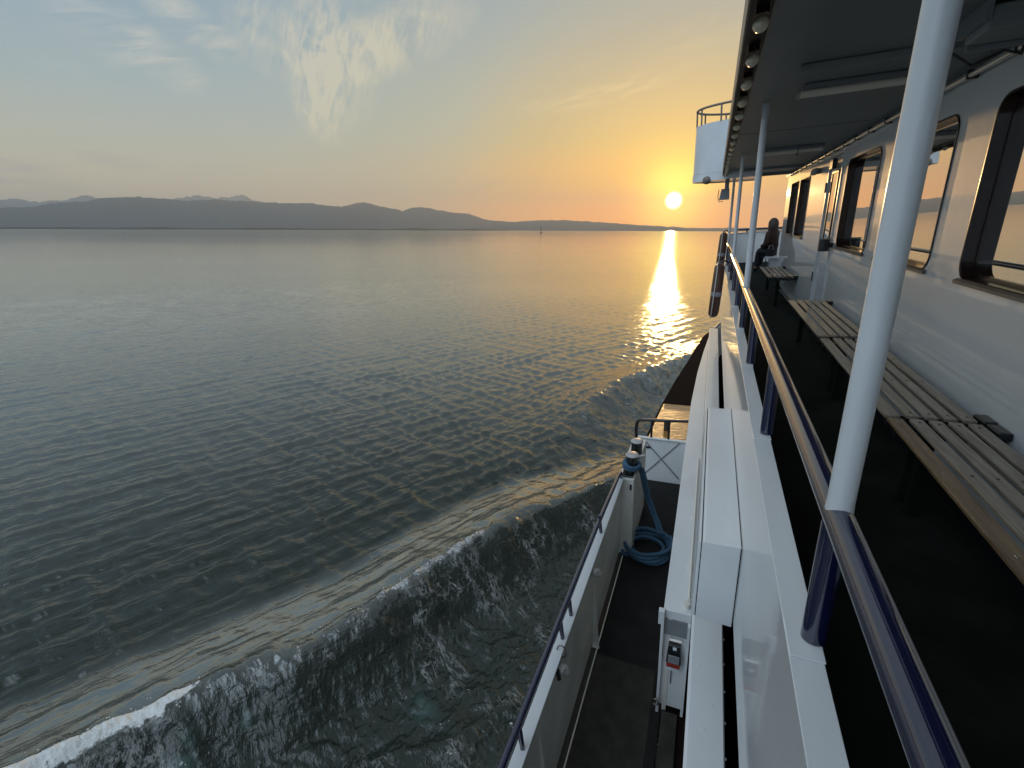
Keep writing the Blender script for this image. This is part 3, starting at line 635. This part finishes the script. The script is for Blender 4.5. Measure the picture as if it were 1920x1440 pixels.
# upper bulwark
ub = [(.208, -6), (.208, -2), (.208, 1), (.208, 3), (.208, 5), (.208, 7), (.208, 9), (.208, 10), (.212, 11), (.22, 12), (.26, 12.9), (.42, 13.55), (.9, 13.8), (4.8, 13.9)]
top = [LZ-.012]*8+[-.80, -.62, -.47, -.46, -.45, -.45]
ubk = part('upper_bulwark', MB().ribbon(ub, top, -1.70, .03), 'side', F)
cap = MB(); vs = []; fs = []
for (x, y), z in zip(ub, top):
    w = .058 if y < 11 else .05
    vs += [(x-.004, y, z), (x-.004, y, z+.014), (x+w, y, z+.014), (x+w, y, z)] if y < 13.5 else [(x, y+.004, z), (x, y+.004, z+.014), (x, y-.05, z+.014), (x, y-.05, z)]
for i in range(len(ub)-1):
    for k in range(4): fs.append((i*4+k, i*4+(k+1) % 4, i*4+4+(k+1) % 4, i*4+4+k))
cap.add(vs, fs); part('bulwark_cap', cap, 'side', ubk, .002)
part('inner_bulwark', MB().box(.240, .262, -6, 11.4, DZ, LZ-.013), 'white', ubk)
POSTY = [-3.2, -2.16, -1.12, -.12, .912, 1.956, 2.98, 4.0, 5.03, 6.05, 7.07, 8.1, 9.1, 10.1]
for y in POSTY: part('base_plate', MB().box(.2045, .268, y-.060, y+.040, LZ+.0025, LZ+.006), 'side', ubk, .002)
# handrail, posts, pillars
hr = part('handrail', MB().tube([(XR, -6, -.545), (XR, 10.2, -.545), (.26, 11.2, -.53), (.27, 12.1, -.46), (.31, 12.95, -.385), (.47, 13.5, -.37), (.95, 13.72, -.37), (4.8, 13.8, -.37)], .0255, 32), 'navy', F)
for y in POSTY: part('rail_post', MB().cyl((XR, y, LZ+.008), (XR, y, -.56), .0235, 28), 'navy', hr)
for x in (.75, 1.25, 2.0, 3.0): part('rail_post', MB().cyl((x, 13.72, -.5), (x, 13.72, -.37), .02, 10), 'navy', hr)
for y in (-2.16, .912, 3.98, 7.05, 10.1): part('pillar', MB().tube([(XR, y, -.532), (XR, y, -.51), (XR, y, CZ)], [.0230, .0218, .0218], 36), 'pillarw' if 'pillarw' in M else 'white', F, label='white round canopy pillar' if y > 1 else 'nearest white round canopy pillar')
# upper deck
ud = MB(); ys = [-6, 0, 4, 8.5, 10, 11, 12, 12.9, 13.5, 13.8]; zs = [DZ, DZ, DZ, DZ, -1.42, -1.36, -1.29, -1.22, -1.19, -1.18]; xl = [.262]*5+[.262, .262, .30, .46, .95]
vs = []; fs = []
for y, z, x in zip(ys, zs, xl): vs += [(x, y, z), (4.8, y, z), (x, y, z-.12), (4.8, y, z-.12)]
for i in range(len(ys)-1):
    a = i*4; b = a+4; fs += [(a, a+1, b+1, b), (a+2, b+2, b+3, a+3), (a, b, b+2, a+2), (a+1, a+3, b+3, b+1)]
ud.add(vs, fs); part('upper_deck', ud, 'deck', F)
for i, (x, y, a) in enumerate(((.42, 3.35, .3), (.44, 2.05, 1.2), (.60, 4.6, .8), (.36, 1.5, 2.0))):
    d = .018; part('scuff', MB().prism([(x-d*math.cos(a), y-d*math.sin(a)*2, DZ+.001), (x+.006, y-.012, DZ+.001), (x+d*math.cos(a), y+d*math.sin(a)*2, DZ+.001), (x-.006, y+.012, DZ+.001)], (0, 0, .001)), 'patch', F)
part('deck_coaming', MB().box(1.20, 1.268, -6, 11.4, DZ, DZ+.055), 'blackm', F)

# cabin wall with window openings
def rrect(y0, y1, z0, z1, r, n=7):
    P = []
    for cy, cz, a0 in ((y1-r, z1-r, 0), (y0+r, z1-r, 90), (y0+r, z0+r, 180), (y1-r, z0+r, 270)):
        for k in range(n+1):
            a = math.radians(a0+90*k/n); P.append((cy+r*math.cos(a), cz+r*math.sin(a)))
    return P
WINS = [(-3.6, -2.5, .10), (-2.1, -1.0, .10), (-.7, .45, .10), (.80, 1.93, .10), (2.28, 3.39, .10), (3.82, 4.95, .10), (5.28, 6.43, .10), (8.80, 9.70, .045), (9.93, 10.76, .045)]
DOOR = (6.70, 7.40)
def cabin_wall():
    bm = bmesh.new(); loops = [[(-6, DZ), (11.4, DZ-.0), (11.4, CZ), (-6, CZ)]]
    for y0, y1, r in WINS: loops.append(rrect(y0, y1, -.40, .49, r))
    loops.append([(DOOR[0], DZ+.06), (DOOR[1], DZ+.06), (DOOR[1], .60), (DOOR[0], .60)])
    es = []
    for L in loops:
        v = [bm.verts.new((WX, y, z)) for y, z in L]
        for i in range(len(v)): es.append(bm.edges.new((v[i], v[(i+1) % len(v)])))
    bmesh.ops.triangle_fill(bm, use_beauty=True, edges=es)
    bm.verts.index_update(); v = [tuple(q.co) for q in bm.verts]; f = [tuple(q.index for q in p.verts) for p in bm.faces]; bm.free()
    m_ = MB(); m_.add(v, f); m_.add([(WX, 11.4, -1.36), (4.7, 11.4, -1.36), (4.7, 11.4, CZ), (WX, 11.4, CZ)], [(0, 1, 2, 3)])
    m_.add([(4.7, -6, DZ), (4.7, 11.4, DZ), (4.7, 11.4, CZ), (4.7, -6, CZ)], [(0, 1, 2, 3)])
    return part('cabin_wall', m_, 'wall', F)
cw = cabin_wall()
def window(y0, y1, r):
    o_ = rrect(y0, y1, -.40, .49, r); n = len(o_)
    def loft(rings):
        vs = []; fs = []
        for x, L in rings: vs += [(x, y, z) for y, z in L]
        for i in range(len(rings)-1):
            for k in range(n): fs.append((i*n+k, i*n+(k+1) % n, i*n+n+(k+1) % n, i*n+n+k))
        return MB().add(vs, fs)
    g = lambda d: rrect(y0-d, y1+d, -.40-d, .49+d, r+d)
    w = part('window', loft([(WX-.002, g(.007)), (WX-.007, g(.006)), (WX-.008, g(-.002)), (WX-.004, g(-.006)), (WX+.050, g(-.010)), (WX+.050, g(-.024)), (WX+.066, g(-.026))]), 'wood', cw)
    p = MB().add([(WX+.062, y, z) for y, z in rrect(y0+.005, y1-.005, -.395, .485, r)], [tuple(range(n))])
    part('pane', p, 'glass', w)
    part('sill', MB().prism([(WX-.022, y0+.01, -.425), (WX-.024, y0+.01, -.408), (WX-.004, y0+.01, -.398), (WX-.004, y0+.01, -.425)], (0, y1-y0-.02, 0)), 'edge', w)
for q in WINS: window(*q)
# door
dr = part('door', MB().box(WX+.012, WX+.04, DOOR[0]+.008, DOOR[1]-.008, DZ+.07, .592), 'wall', cw, .003)
fr = MB()
for y in DOOR: fr.box(WX-.012, WX+.012, y-.016, y+.016, DZ+.05, .616)
fr.box(WX-.012, WX+.012, DOOR[0]+.018, DOOR[1]-.018, .598, .616); part('door_frame', fr, 'white', cw, .002)
part('pane', MB().box(WX+.004, WX+.0105, 6.90, 7.20, -.42, .40), 'glass', dr)
pf = MB()
for a, b, c_, d in ((6.875, 6.897, -.45, .43), (7.203, 7.225, -.45, .43), (6.898, 7.202, .403, .43), (6.898, 7.202, -.45, -.423)): pf.box(WX-.004, WX+.0115, a, b, c_, d)
part('pane_frame', pf, 'wood', dr)
for y in (6.90, 7.08): part('door_panel', MB().box(WX+.006, WX+.0115, y, y+.12, -1.28, -.62), 'white', dr, .003)
part('handle', MB().tube([(WX+.01, 6.77, -.46), (WX-.05, 6.77, -.46), (WX-.05, 6.86, -.46)], .012, 8), 'blackm', dr)
for z in (-.9, .2): part('hinge', MB().cyl((WX-.012, 7.42, z), (WX-.012, 7.42, z+.12), .014, 8), 'blackm', dr)
part('door_lamp_box', MB().box(WX-.06, WX-.013, 6.97, 7.13, .45, .56), 'blackm', cw, .006)
# conduit under the ceiling along the wall
cp = part('ceiling_pipe', MB().cyl((WX-.035, -6, .660), (WX-.035, 11.35, .660), .015, 12), 'pipe', F)
for k in range(30): part('pipe_clip', MB().box(WX-.052, WX-.002, -3+k*.48, -3+k*.48+.018, .640, .686), 'blackm', cp)
# canopy
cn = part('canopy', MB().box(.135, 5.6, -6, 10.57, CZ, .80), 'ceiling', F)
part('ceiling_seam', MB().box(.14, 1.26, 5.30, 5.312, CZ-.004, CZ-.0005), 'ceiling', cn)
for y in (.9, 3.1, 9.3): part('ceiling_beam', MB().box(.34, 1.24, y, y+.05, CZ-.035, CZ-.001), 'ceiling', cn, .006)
fs_ = part('fascia', MB().prism([(.050, -6, .655), (.062, -6, .66), (.066, -6, .70), (.134, -6, .70), (.134, -6, .84), (.046, -6, .84)], (0, 16.58, 0)), 'fasc', cn)
part('fascia_edge', MB().box(.042, .0485, -6, 10.58, .645, .845), 'edge', cn)
part('fascia_lip', MB().box(.1275, .1345, -6, 10.56, .675, .6985), 'edge', cn)
part('end_beam', MB().box(.06, 5.6, 10.585, 10.66, .655, .84), 'ceiling', cn)
for k in range(26):
    y = -.92+k*.447
    b = part('light_bulb', MB().ball((.094, y,   .646), .0275, n=16, m_=12), 'bulb', cn)
    part('bulb_socket', MB().cyl((.097, y, .675), (.097, y, .699), .022, 12), 'fasc', b)
# bridge wing
def wing():
    cx, cy, R_ = .62, 9.95, 1.07
    arc = [(cx-R_*math.cos(a)*(1.0), cy-.62*math.sin(a)) for a in np.linspace(PI/2, -PI/2, 33)]
    arc = [(x, y) for x, y in arc]
    w = part('bridge_wing', MB().ribbon(arc, 1.50, .71, .03), 'white', F)
    part('wing_skirt', MB().ribbon([(x-.008, y-.006) for x, y in arc], .705, .585, .04), 'white', w)
    part('wing_floor', MB().prism([(x, y, .60) for x, y in arc], (0, 0, .04)), 'white', w)
    part('wing_rail', MB().tube([(x, y, 1.75) for x, y in arc], .018, 10), 'edge', w)
    for i in (7, 12, 16, 21, 26): part('rail_post', MB().cyl((arc[i][0]+.01, arc[i][1], 1.49), (arc[i][0], arc[i][1], 1.75), .014, 8), 'edge', w)
    part('dome_lamp', MB().ball((-.20, 9.55, .595), .075, sz=.9), 'edge', w)
wing()
# bench block in front of the cabin, seat for the passenger
fb = part('front_seat', MB().box(1.06, 1.9, 11.75, 12.25, -.95, -.905), 'white', F, .006)
part('seat_block', MB().box(1.16, 1.85, 11.80, 12.20, -1.30, -.95), 'white', fb)
part('leg', MB().box(1.07, 1.09, 11.85, 11.87, -1.30, -.95), 'blackm', fb)

# ---- fittings and loose things on board
def tube_light(y, label):
    t = thing('tube_light', label, 'ceiling light', (.42, y, CZ), 'tube lights on the ceiling')
    part('housing', MB().box(.415, 1.06, y-.03, y+.03, .668, .698), 'grey', t, .005)
    part('tube', MB().cyl((.40, y, .650), (1.04, y, .650), .021, 14), 'tube', t)
    part('end_cap', MB().cyl((.385, y, .650), (.402, y, .650), .024, 14), 'cap', t); part('end_cap', MB().cyl((1.04, y, .650), (1.06, y, .650), .024, 14), 'cap', t)
    return t
tube_light(3.575, 'unlit tube light on the ceiling left of the nearest pillar')
t2 = tube_light(6.69, 'farther unlit tube light with a wire guard on the ceiling, right of the second pillar')
part('guard', MB().tube([(.80, 6.69+.045*math.cos(a), .645+.045*math.sin(a)) for a in np.linspace(0, 2*PI, 17)][:-1], .004, 6, closed=True), 'blackm', t2)
sp = thing('ceiling_speaker', 'pale box-shaped loudspeaker with loose black cable on the ceiling, right of the nearest pillar', 'loudspeaker', (.95, 2.75, CZ))
part('case', MB().box(.88, 1.12, 2.60, 2.80, .60, .685), 'ceiling', sp, .01); part('bracket', MB().box(.86, .878, 2.58, 2.82, .63, .699), 'grey', sp)
part('bracket', MB().box(.90, 1.14, 2.82, 2.835, .585, .699), 'grey', sp)
part('cable', MB().tube([(1.0, 2.85, .66), (1.08, 2.95, .62), (1.17, 3.0, .64), (1.20, 2.95, .60), (1.22, 2.98, .66)], .006, 8), 'blackm', sp)
part('cable', MB().tube([(1.0, 3.3, .69), (1.08, 3.28, .62), (1.18, 3.25, .66), (1.22, 3.18, .62), (1.225, 3.2, .68)], .006, 8), 'blackm', sp)
at_ = thing('wall_ashtray', 'black cylindrical ashtray bracketed to the cabin wall beside the door', 'ashtray', (1.18, 6.6, -.40))
part('drum', MB().tube([(1.185, 6.60, -.46), (1.185, 6.60, -.335), (1.185, 6.60, -.33)], [.055, .055, .045], 20), 'blackm', at_)
part('lid', MB().cyl((1.185, 6.60, -.329), (1.185, 6.60, -.318), .060, 20), 'grey', at_)
part('bracket', MB().box(1.21, 1.268, 6.57, 6.63, -.42, -.37), 'blackm', at_)
wl = thing('wall_lamp', 'small twin spotlight on the cabin wall between door and far windows', 'wall lamp', (1.24, 8.08, .50))
part('mount', MB().box(1.235, 1.268, 8.05, 8.12, .47, .54), 'grey', wl)
for y in (7.98, 8.15): part('lamp_head', MB().tube([(1.20, y, .54), (1.20, y, .49), (1.20, y, .46)], [.018, .032, .034], 12), 'cap', wl)
part('arm', MB().cyl((1.22, 7.97, .525), (1.22, 8.17, .525), .010, 8), 'blackm', wl)
fl = thing('floodlight', 'grey boxy floodlight hanging below the bridge wing', 'floodlight', (.12, 9.75, .40))
part('case', MB().hexa([(.02, 9.66, .26), (.19, 9.66, .26), (.19, 9.84, .26), (.02, 9.84, .26), (.05, 9.68, .44), (.18, 9.68, .44), (.18, 9.82, .44), (.05, 9.82, .44)]), 'grey', fl, .006)
part('bracket', MB().box(.10, .17, 9.72, 9.78, .44, .60), 'grey', fl)
part('bracket', MB().tube([(.01, 9.75, .44), (0, 9.75, .30), (.03, 9.75, .225), (.09, 9.75, .235)], .006, 8), 'blackm', fl)
po = thing('power_outlet', 'dark boxed power outlet with red rim above the small white sign on the bulkhead', 'power outlet', (-.03, 2.74, -2.95))
part('recess_shade_panel', MB().box(-.112, .038, 2.728, 2.7405, -2.80, -2.668), 'grey', po)  # flat dark panel in place of the recess, its shade put into the colour
part('hood', MB().hexa([(-.085, 2.66, -2.985), (.015, 2.66, -2.985), (.015, 2.74, -2.985), (-.085, 2.74, -2.985), (-.075, 2.70, -2.86), (.005, 2.70, -2.86), (.005, 2.74, -2.86), (-.075, 2.74, -2.86)]), 'bitt', po, .004)
part('socket', MB().box(-.072, .004, 2.652, 2.6595, -2.975, -2.905), 'grey', po, .003)
part('rim', MB().box(-.080, .010, 2.665, 2.738, -3.03, -2.988), 'red', po, .004)
part('tag', MB().box(-.045, -.02, 2.690, 2.698, -2.90, -2.87), 'stick', po)
part('lamp_bar', MB().cyl((-.07, 2.71, -2.82), (.01, 2.71, -2.82), .011, 10), 'pipe', po)
sg_ = part('sign', MB().box(-.082, .008, 2.733, 2.739, -3.13, -3.035), 'stick', po)
for i in range(5): part('lettering', MB().box(-.070+i*.014, -.063+i*.014, 2.7305, 2.7328, -3.085+.008*(i % 2), -3.055+.006*(i % 3)), 'blue', sg_)
part('strap', MB().box(-.048, -.043, 2.731, 2.736, -3.26, -3.135), 'blackm', po)
# mooring bitts
mb_ = thing('mooring_bitts', 'pair of black mooring posts with pale domed caps at the bulwark end', 'mooring bitts', (-.65, 4.78, -2.60))
part('base', MB().box(-.72, -.60, 4.46, 5.12, -2.598, -2.58), 'bitt', mb_, .004)
for y in (4.60, 4.95):
    b = part('post', MB().tube([(-.635, y, -2.58), (-.635, y, -2.40)], .062, 28), 'bitt', mb_)
    part('cap', MB().tube([(-.635, y, -2.40), (-.635, y, -2.392), (-.635, y, -2.380), (-.635, y, -2.374)], [.070, .072, .060, .03], 28), 'cap', b)
part('cross_bar', MB().cyl((-.52, 4.77, -2.47), (-.60, 4.77, -2.50), .016, 12), 'cap', mb_)
# rope
def rope():
    t = thing('mooring_rope', 'blue mooring rope coiled on the lower side deck and led up to the black bitts', 'rope', (-.46, 4.57, -3.55))
    pts = []
    for tw in range(4):
        z0 = -3.538+tw*.036
        for k in range(36):
            a = 2*PI*k/36; u = (tw*36+k)/144
            R_ = .285-.05*((tw*1.7+.25*math.sin(a*1.0+tw)) % 1.0)-.008*tw+.012*math.sin(3*a+tw*1.3)
            pts.append((-.425+R_*math.cos(a+.6), 4.56+R_*1.08*math.sin(a+.6), z0+.036*k/36+.006*math.sin(a*2+tw)))
    part('coil', MB().tube(pts, .0205, 12), 'rope', t)
    pts = []
    for tw in range(2):
        for k in range(30):
            a = 2*PI*k/30; pts.append((-.43+(.20-.02*tw)*math.cos(a), 4.55+(.20-.02*tw)*math.sin(a), -3.535+.034*tw+.034*k/30))
    part('coil', MB().tube(pts, .0205, 12), 'rope', t)
    a0 = Vector(pts[-1])
    for d, o2 in ((0, 0), (.035, .02)):
        path = [(-.32+d, 4.70, -3.40), (-.36+d, 4.76, -3.32), (-.44+d, 4.80, -3.15), (-.50+d, 4.78, -2.95), (-.53+d, 4.72, -2.75), (-.555+d*.6, 4.66, -2.60+o2), (-.60, 4.55-o2, -2.535+o2), (-.66, 4.53-o2, -2.515+o2), (-.71, 4.60, -2.50+o2), (-.70, 4.68, -2.485)]
        # smooth it
        P = [Vector(p) for p in path]; S = []
        for i in range(len(P)-1):
            p0 = P[max(i-1, 0)]; p1 = P[i]; p2 = P[i+1]; p3 = P[min(i+2, len(P)-1)]
            for k in range(6):
                u = k/6; S.append(.5*((2*p1)+(-p0+p2)*u+(2*p0-5*p1+4*p2-p3)*u*u+(-p0+3*p1-3*p2+p3)*u**3))
        part('lead', MB().tube(S, .0195, 12), 'rope', t)
    wr = []
    for k in range(60):
        a = 2*PI*k/22; wr.append((-.635+.083*math.cos(a), 4.60+.083*math.sin(a), -2.55+.06*k/60))
    part('turn', MB().tube(wr, .0195, 12), 'rope', t)
rope()
# benches
def bench(label):
    y0, L = 2.65, 1.65
    t = thing('bench', label, 'bench', (1.02, y0+L/2, DZ), 'slatted benches along the cabin wall')
    xs = [(.845, .908), (.932, .984), (1.006, 1.056), (1.078, 1.128), (1.150, 1.200)]
    for i, (a, b) in enumerate(xs):
        z = -.97-(.004 if i == 0 else 0)
        s = part('slat', MB().box(a, b, y0, y0+L, z-.018, z), 'slat', t, .004)
        for yy in (y0+.045, y0+L*.36, y0+L*.66, y0+L-.045): part('screw', MB().ball(((a+b)/2, yy, z), .0068, sz=.45, n=10, m_=6), 'boltd' if i else 'bolt', s)
    for yy in (y0+.045, y0+L-.045):
        part('bracket', MB().box(.862, 1.262, yy-.03, yy+.03, -1.045, -1.000), 'blackm', t, .006)
        part('leg', MB().box(.98, 1.03, yy-.022, yy+.022, DZ, -1.045), 'deck', t, .004)
        part('wall_foot', MB().box(1.215, 1.268, yy-.06, yy+.05, -1.0, -.965), 'blackm', t, .008)
    return t
bs = [bench('long weathered grey bench partly hidden behind the nearest pillar')]
for yc, s_, lab in ((1.79, 1.0, 'nearest bench, cut by the right edge, with a browner front slat and steel bolts'),
                    (5.305, 1.10, 'third bench from the camera, pale slats just before the cabin door'),
                    (9.43, .97, 'farthest short bench on the deck beyond the door, pale slats in the sun')):
    c = copy_tree(bs[0]); c['label'] = lab; c.matrix_world = BOAT @ Matrix.Translation((1.02, yc, DZ)) @ Matrix.Diagonal((1, s_, 1, 1)); bs.append(c)
# brown front slat on the nearest bench
fsl = [c for c in bs[1].children if c.name.startswith('slat')][0]
fsl.data = fsl.data.copy(); fsl.data.materials[0] = M['slatb']; fsl['label'] = 'browner front slat'
part_foot = None
# life rings
def life_ring(loc, label, tilt):
    t = thing('life_ring', label, 'life ring', loc, 'life rings hung outside the rail')
    x, y, z = loc; R_, r_ = .30, .064
    ring = [(x+tilt*math.sin(a)*R_, y+R_*math.cos(a), z+R_*math.sin(a)) for a in np.linspace(0, 2*PI, 41)][:-1]
    part('ring', MB().tube(ring, r_, 16, closed=True), 'ring', t)
    for k in range(4):
        a0 = k*PI/2; seg = [(x+tilt*math.sin(a)*R_, y+R_*math.cos(a), z+R_*math.sin(a)) for a in np.linspace(a0-.08, a0+.08, 6)]
        part('band', MB().tube(seg, r_+.003, 16), 'band', t)
    rp = []
    for k in range(64):
        a = 2*PI*k/64; rr_ = R_+.072+.018*abs(math.sin(2*a)); rp.append((x-.03+tilt*math.sin(a)*rr_, y+rr_*math.cos(a), z+rr_*math.sin(a)))
    part('grab_line', MB().tube(rp, .006, 6, closed=True), 'ropew', t)
    part('hook', MB().tube([(x, y, z+R_+.07), (x+.06, y, z+R_+.10), (XR-.03, y, z+R_+.06)], .010, 8), 'blackm', t)
life_ring((.081, 7.0, -.975), 'nearer dark orange life ring seen edge-on outside the handrail', .05)
life_ring((.14, 9.6, -.66), 'farther orange life ring outside the handrail just below the horizon', .05)

# passenger, seated in front of the cabin, seen from behind
def skin(name, V, E, R_, mt, parent, sub=2):
    l = parent['_l'] if '_l' in parent else parent.parent['_l']
    me = bpy.data.meshes.new(name); me.from_pydata([(a-l[0], b-l[1], c_-l[2]) for a, b, c_ in V], E, []); me.update()
    o = bpy.data.objects.new(name, me); C.objects.link(o); o.parent = parent
    sk_ = o.modifiers.new('skin', 'SKIN'); sk_.use_smooth_shade = True
    for i, r in enumerate(R_):
        d = me.skin_vertices[0].data[i]; d.radius = r if isinstance(r, tuple) else (r, r); d.use_root = (i == 0)
    sb = o.modifiers.new('sub', 'SUBSURF'); sb.levels = sub; sb.render_levels = sub
    me.materials.append(M[mt]); return o
def person():
    px, py, pz = 1.185, 12.02, -.905
    t = thing('person', 'seated passenger with long dark hair and dark jacket at the bow, seen from behind', 'person', (px, py, pz))
    q = lambda x, y, z: (px+x*.7, py+y, pz+z*.93)
    # body: pelvis root, spine, neck, head, legs to the front-left, arms
    V = [q(0, 0, .10), q(-.01, .0, .28), q(-.02, 0, .44), q(-.03, .0, .53), q(-.035, .005, .60), q(-.045, .01, .69), q(-.055, .01, .78),
         q(-.02, .10, .10), q(-.22, .30, .12), q(-.27, .34, -.28), q(-.34, .40, -.33),
         q(-.10, -.06, .10), q(-.34, .06, .12), q(-.36, .10, -.28), q(-.44, .13, -.33),
         q(.09, .13, .50), q(.02, .20, .26), q(-.16, .22, .20),
         q(-.13, -.13, .50), q(-.19, -.14, .27), q(-.30, -.02, .20)]
    E = [(0, 1), (1, 2), (2, 3), (3, 4), (4, 5), (5, 6), (0, 7), (7, 8), (8, 9), (9, 10), (0, 11), (11, 12), (12, 13), (13, 14), (2, 15), (15, 16), (16, 17), (2, 18), (18, 19), (19, 20)]
    R_ = [(.13, .11), (.12, .10), (.15, .10), .06, .052, (.085, .095), (.06, .07), .09, .065, .045, .035, .09, .065, .045, .035, .06, .042, .03, .06, .042, .03]
    b = skin('body', V, E, R_, 'skin', t)
    V2 = V[:3]+[V[15], V[16], V[17], V[18], V[19], V[20], q(-.03, 0, .55)]
    skin('jacket', V2, [(0, 1), (1, 2), (2, 9), (2, 3), (3, 4), (4, 5), (2, 6), (6, 7), (7, 8)], [(.165, .15), (.155, .135), (.18, .135), .085, .066, .045, .085, .066, .045, .075], 'jacket', b)
    V3 = [V[0], V[7], V[8], V[9], V[11], V[12], V[13]]
    skin('trousers', V3, [(0, 1), (1, 2), (2, 3), (0, 4), (4, 5), (5, 6)], [(.15, .13), .105, .082, .058, .105, .082, .058], 'trous', b)
    for a, c_ in ((9, 10), (13, 14)): skin('shoe', [V[a], tuple((np.array(V[a])+np.array(V[c_]))/2-np.array((0, 0, .02))), V[c_]], [(0, 1), (1, 2)], [.055, .05, .04], 'trous', b)
    h = MB(); h.ball(q(-.035, -.012, .72), .108, .95, 1.0, 1.18, 20, 14)
    o = part('hair', h, 'hair', b)
    for v in o.data.vertices:                                    # long hair falling down the back
        zz = v.co.z-.67
        if zz < 0 and v.co.y < .06: v.co.z = .67+zz*3.6; v.co.x += .03*zz; v.co.y = v.co.y*.8-.045
    for s in (-1, 1): part('ear', MB().ball(q(-.05+s*.0, .01+s*.085, .70), .022), 'skin', b)
    g = thing('bag', 'small dark bag on the seat beside the passenger at the bow', 'bag', (1.17, 11.82, -.905))
    part('body', MB().box(1.09, 1.22, 11.78, 11.86, -.905, -.75), 'trous', g, .02); part('strap', MB().tube([(1.11, 11.82, -.75), (1.12, 11.82, -.68), (1.18, 11.82, -.68), (1.20, 11.82, -.75)], .008, 8), 'grey', g)
person()

# ------------------------------------------------------------------ haze over the lake
hz = link_mesh('haze', *(lambda b: (b.v, b.f))(MB().box(-16000, 16000, -16000, 16000, -8, 1000)), None)
hm = bpy.data.materials.new('haze'); hm.use_nodes = True; t = NT(hm.node_tree); t.n.clear()
ho = t.new('ShaderNodeOutputMaterial'); pv = t.new('ShaderNodeVolumePrincipled'); t.lk(pv.outputs[0], ho.inputs['Volume'])
pv.inputs['Color'].default_value = (.84, .88, .88, 1); pv.inputs['Density'].default_value = 8.5e-5; pv.inputs['Anisotropy'].default_value = .35
hz.data.materials.append(hm); tag(hz, kind='stuff'); hz['label'] = 'pale evening haze over the lake'
for o in bpy.data.objects:
    if '_l' in o: del o['_l']
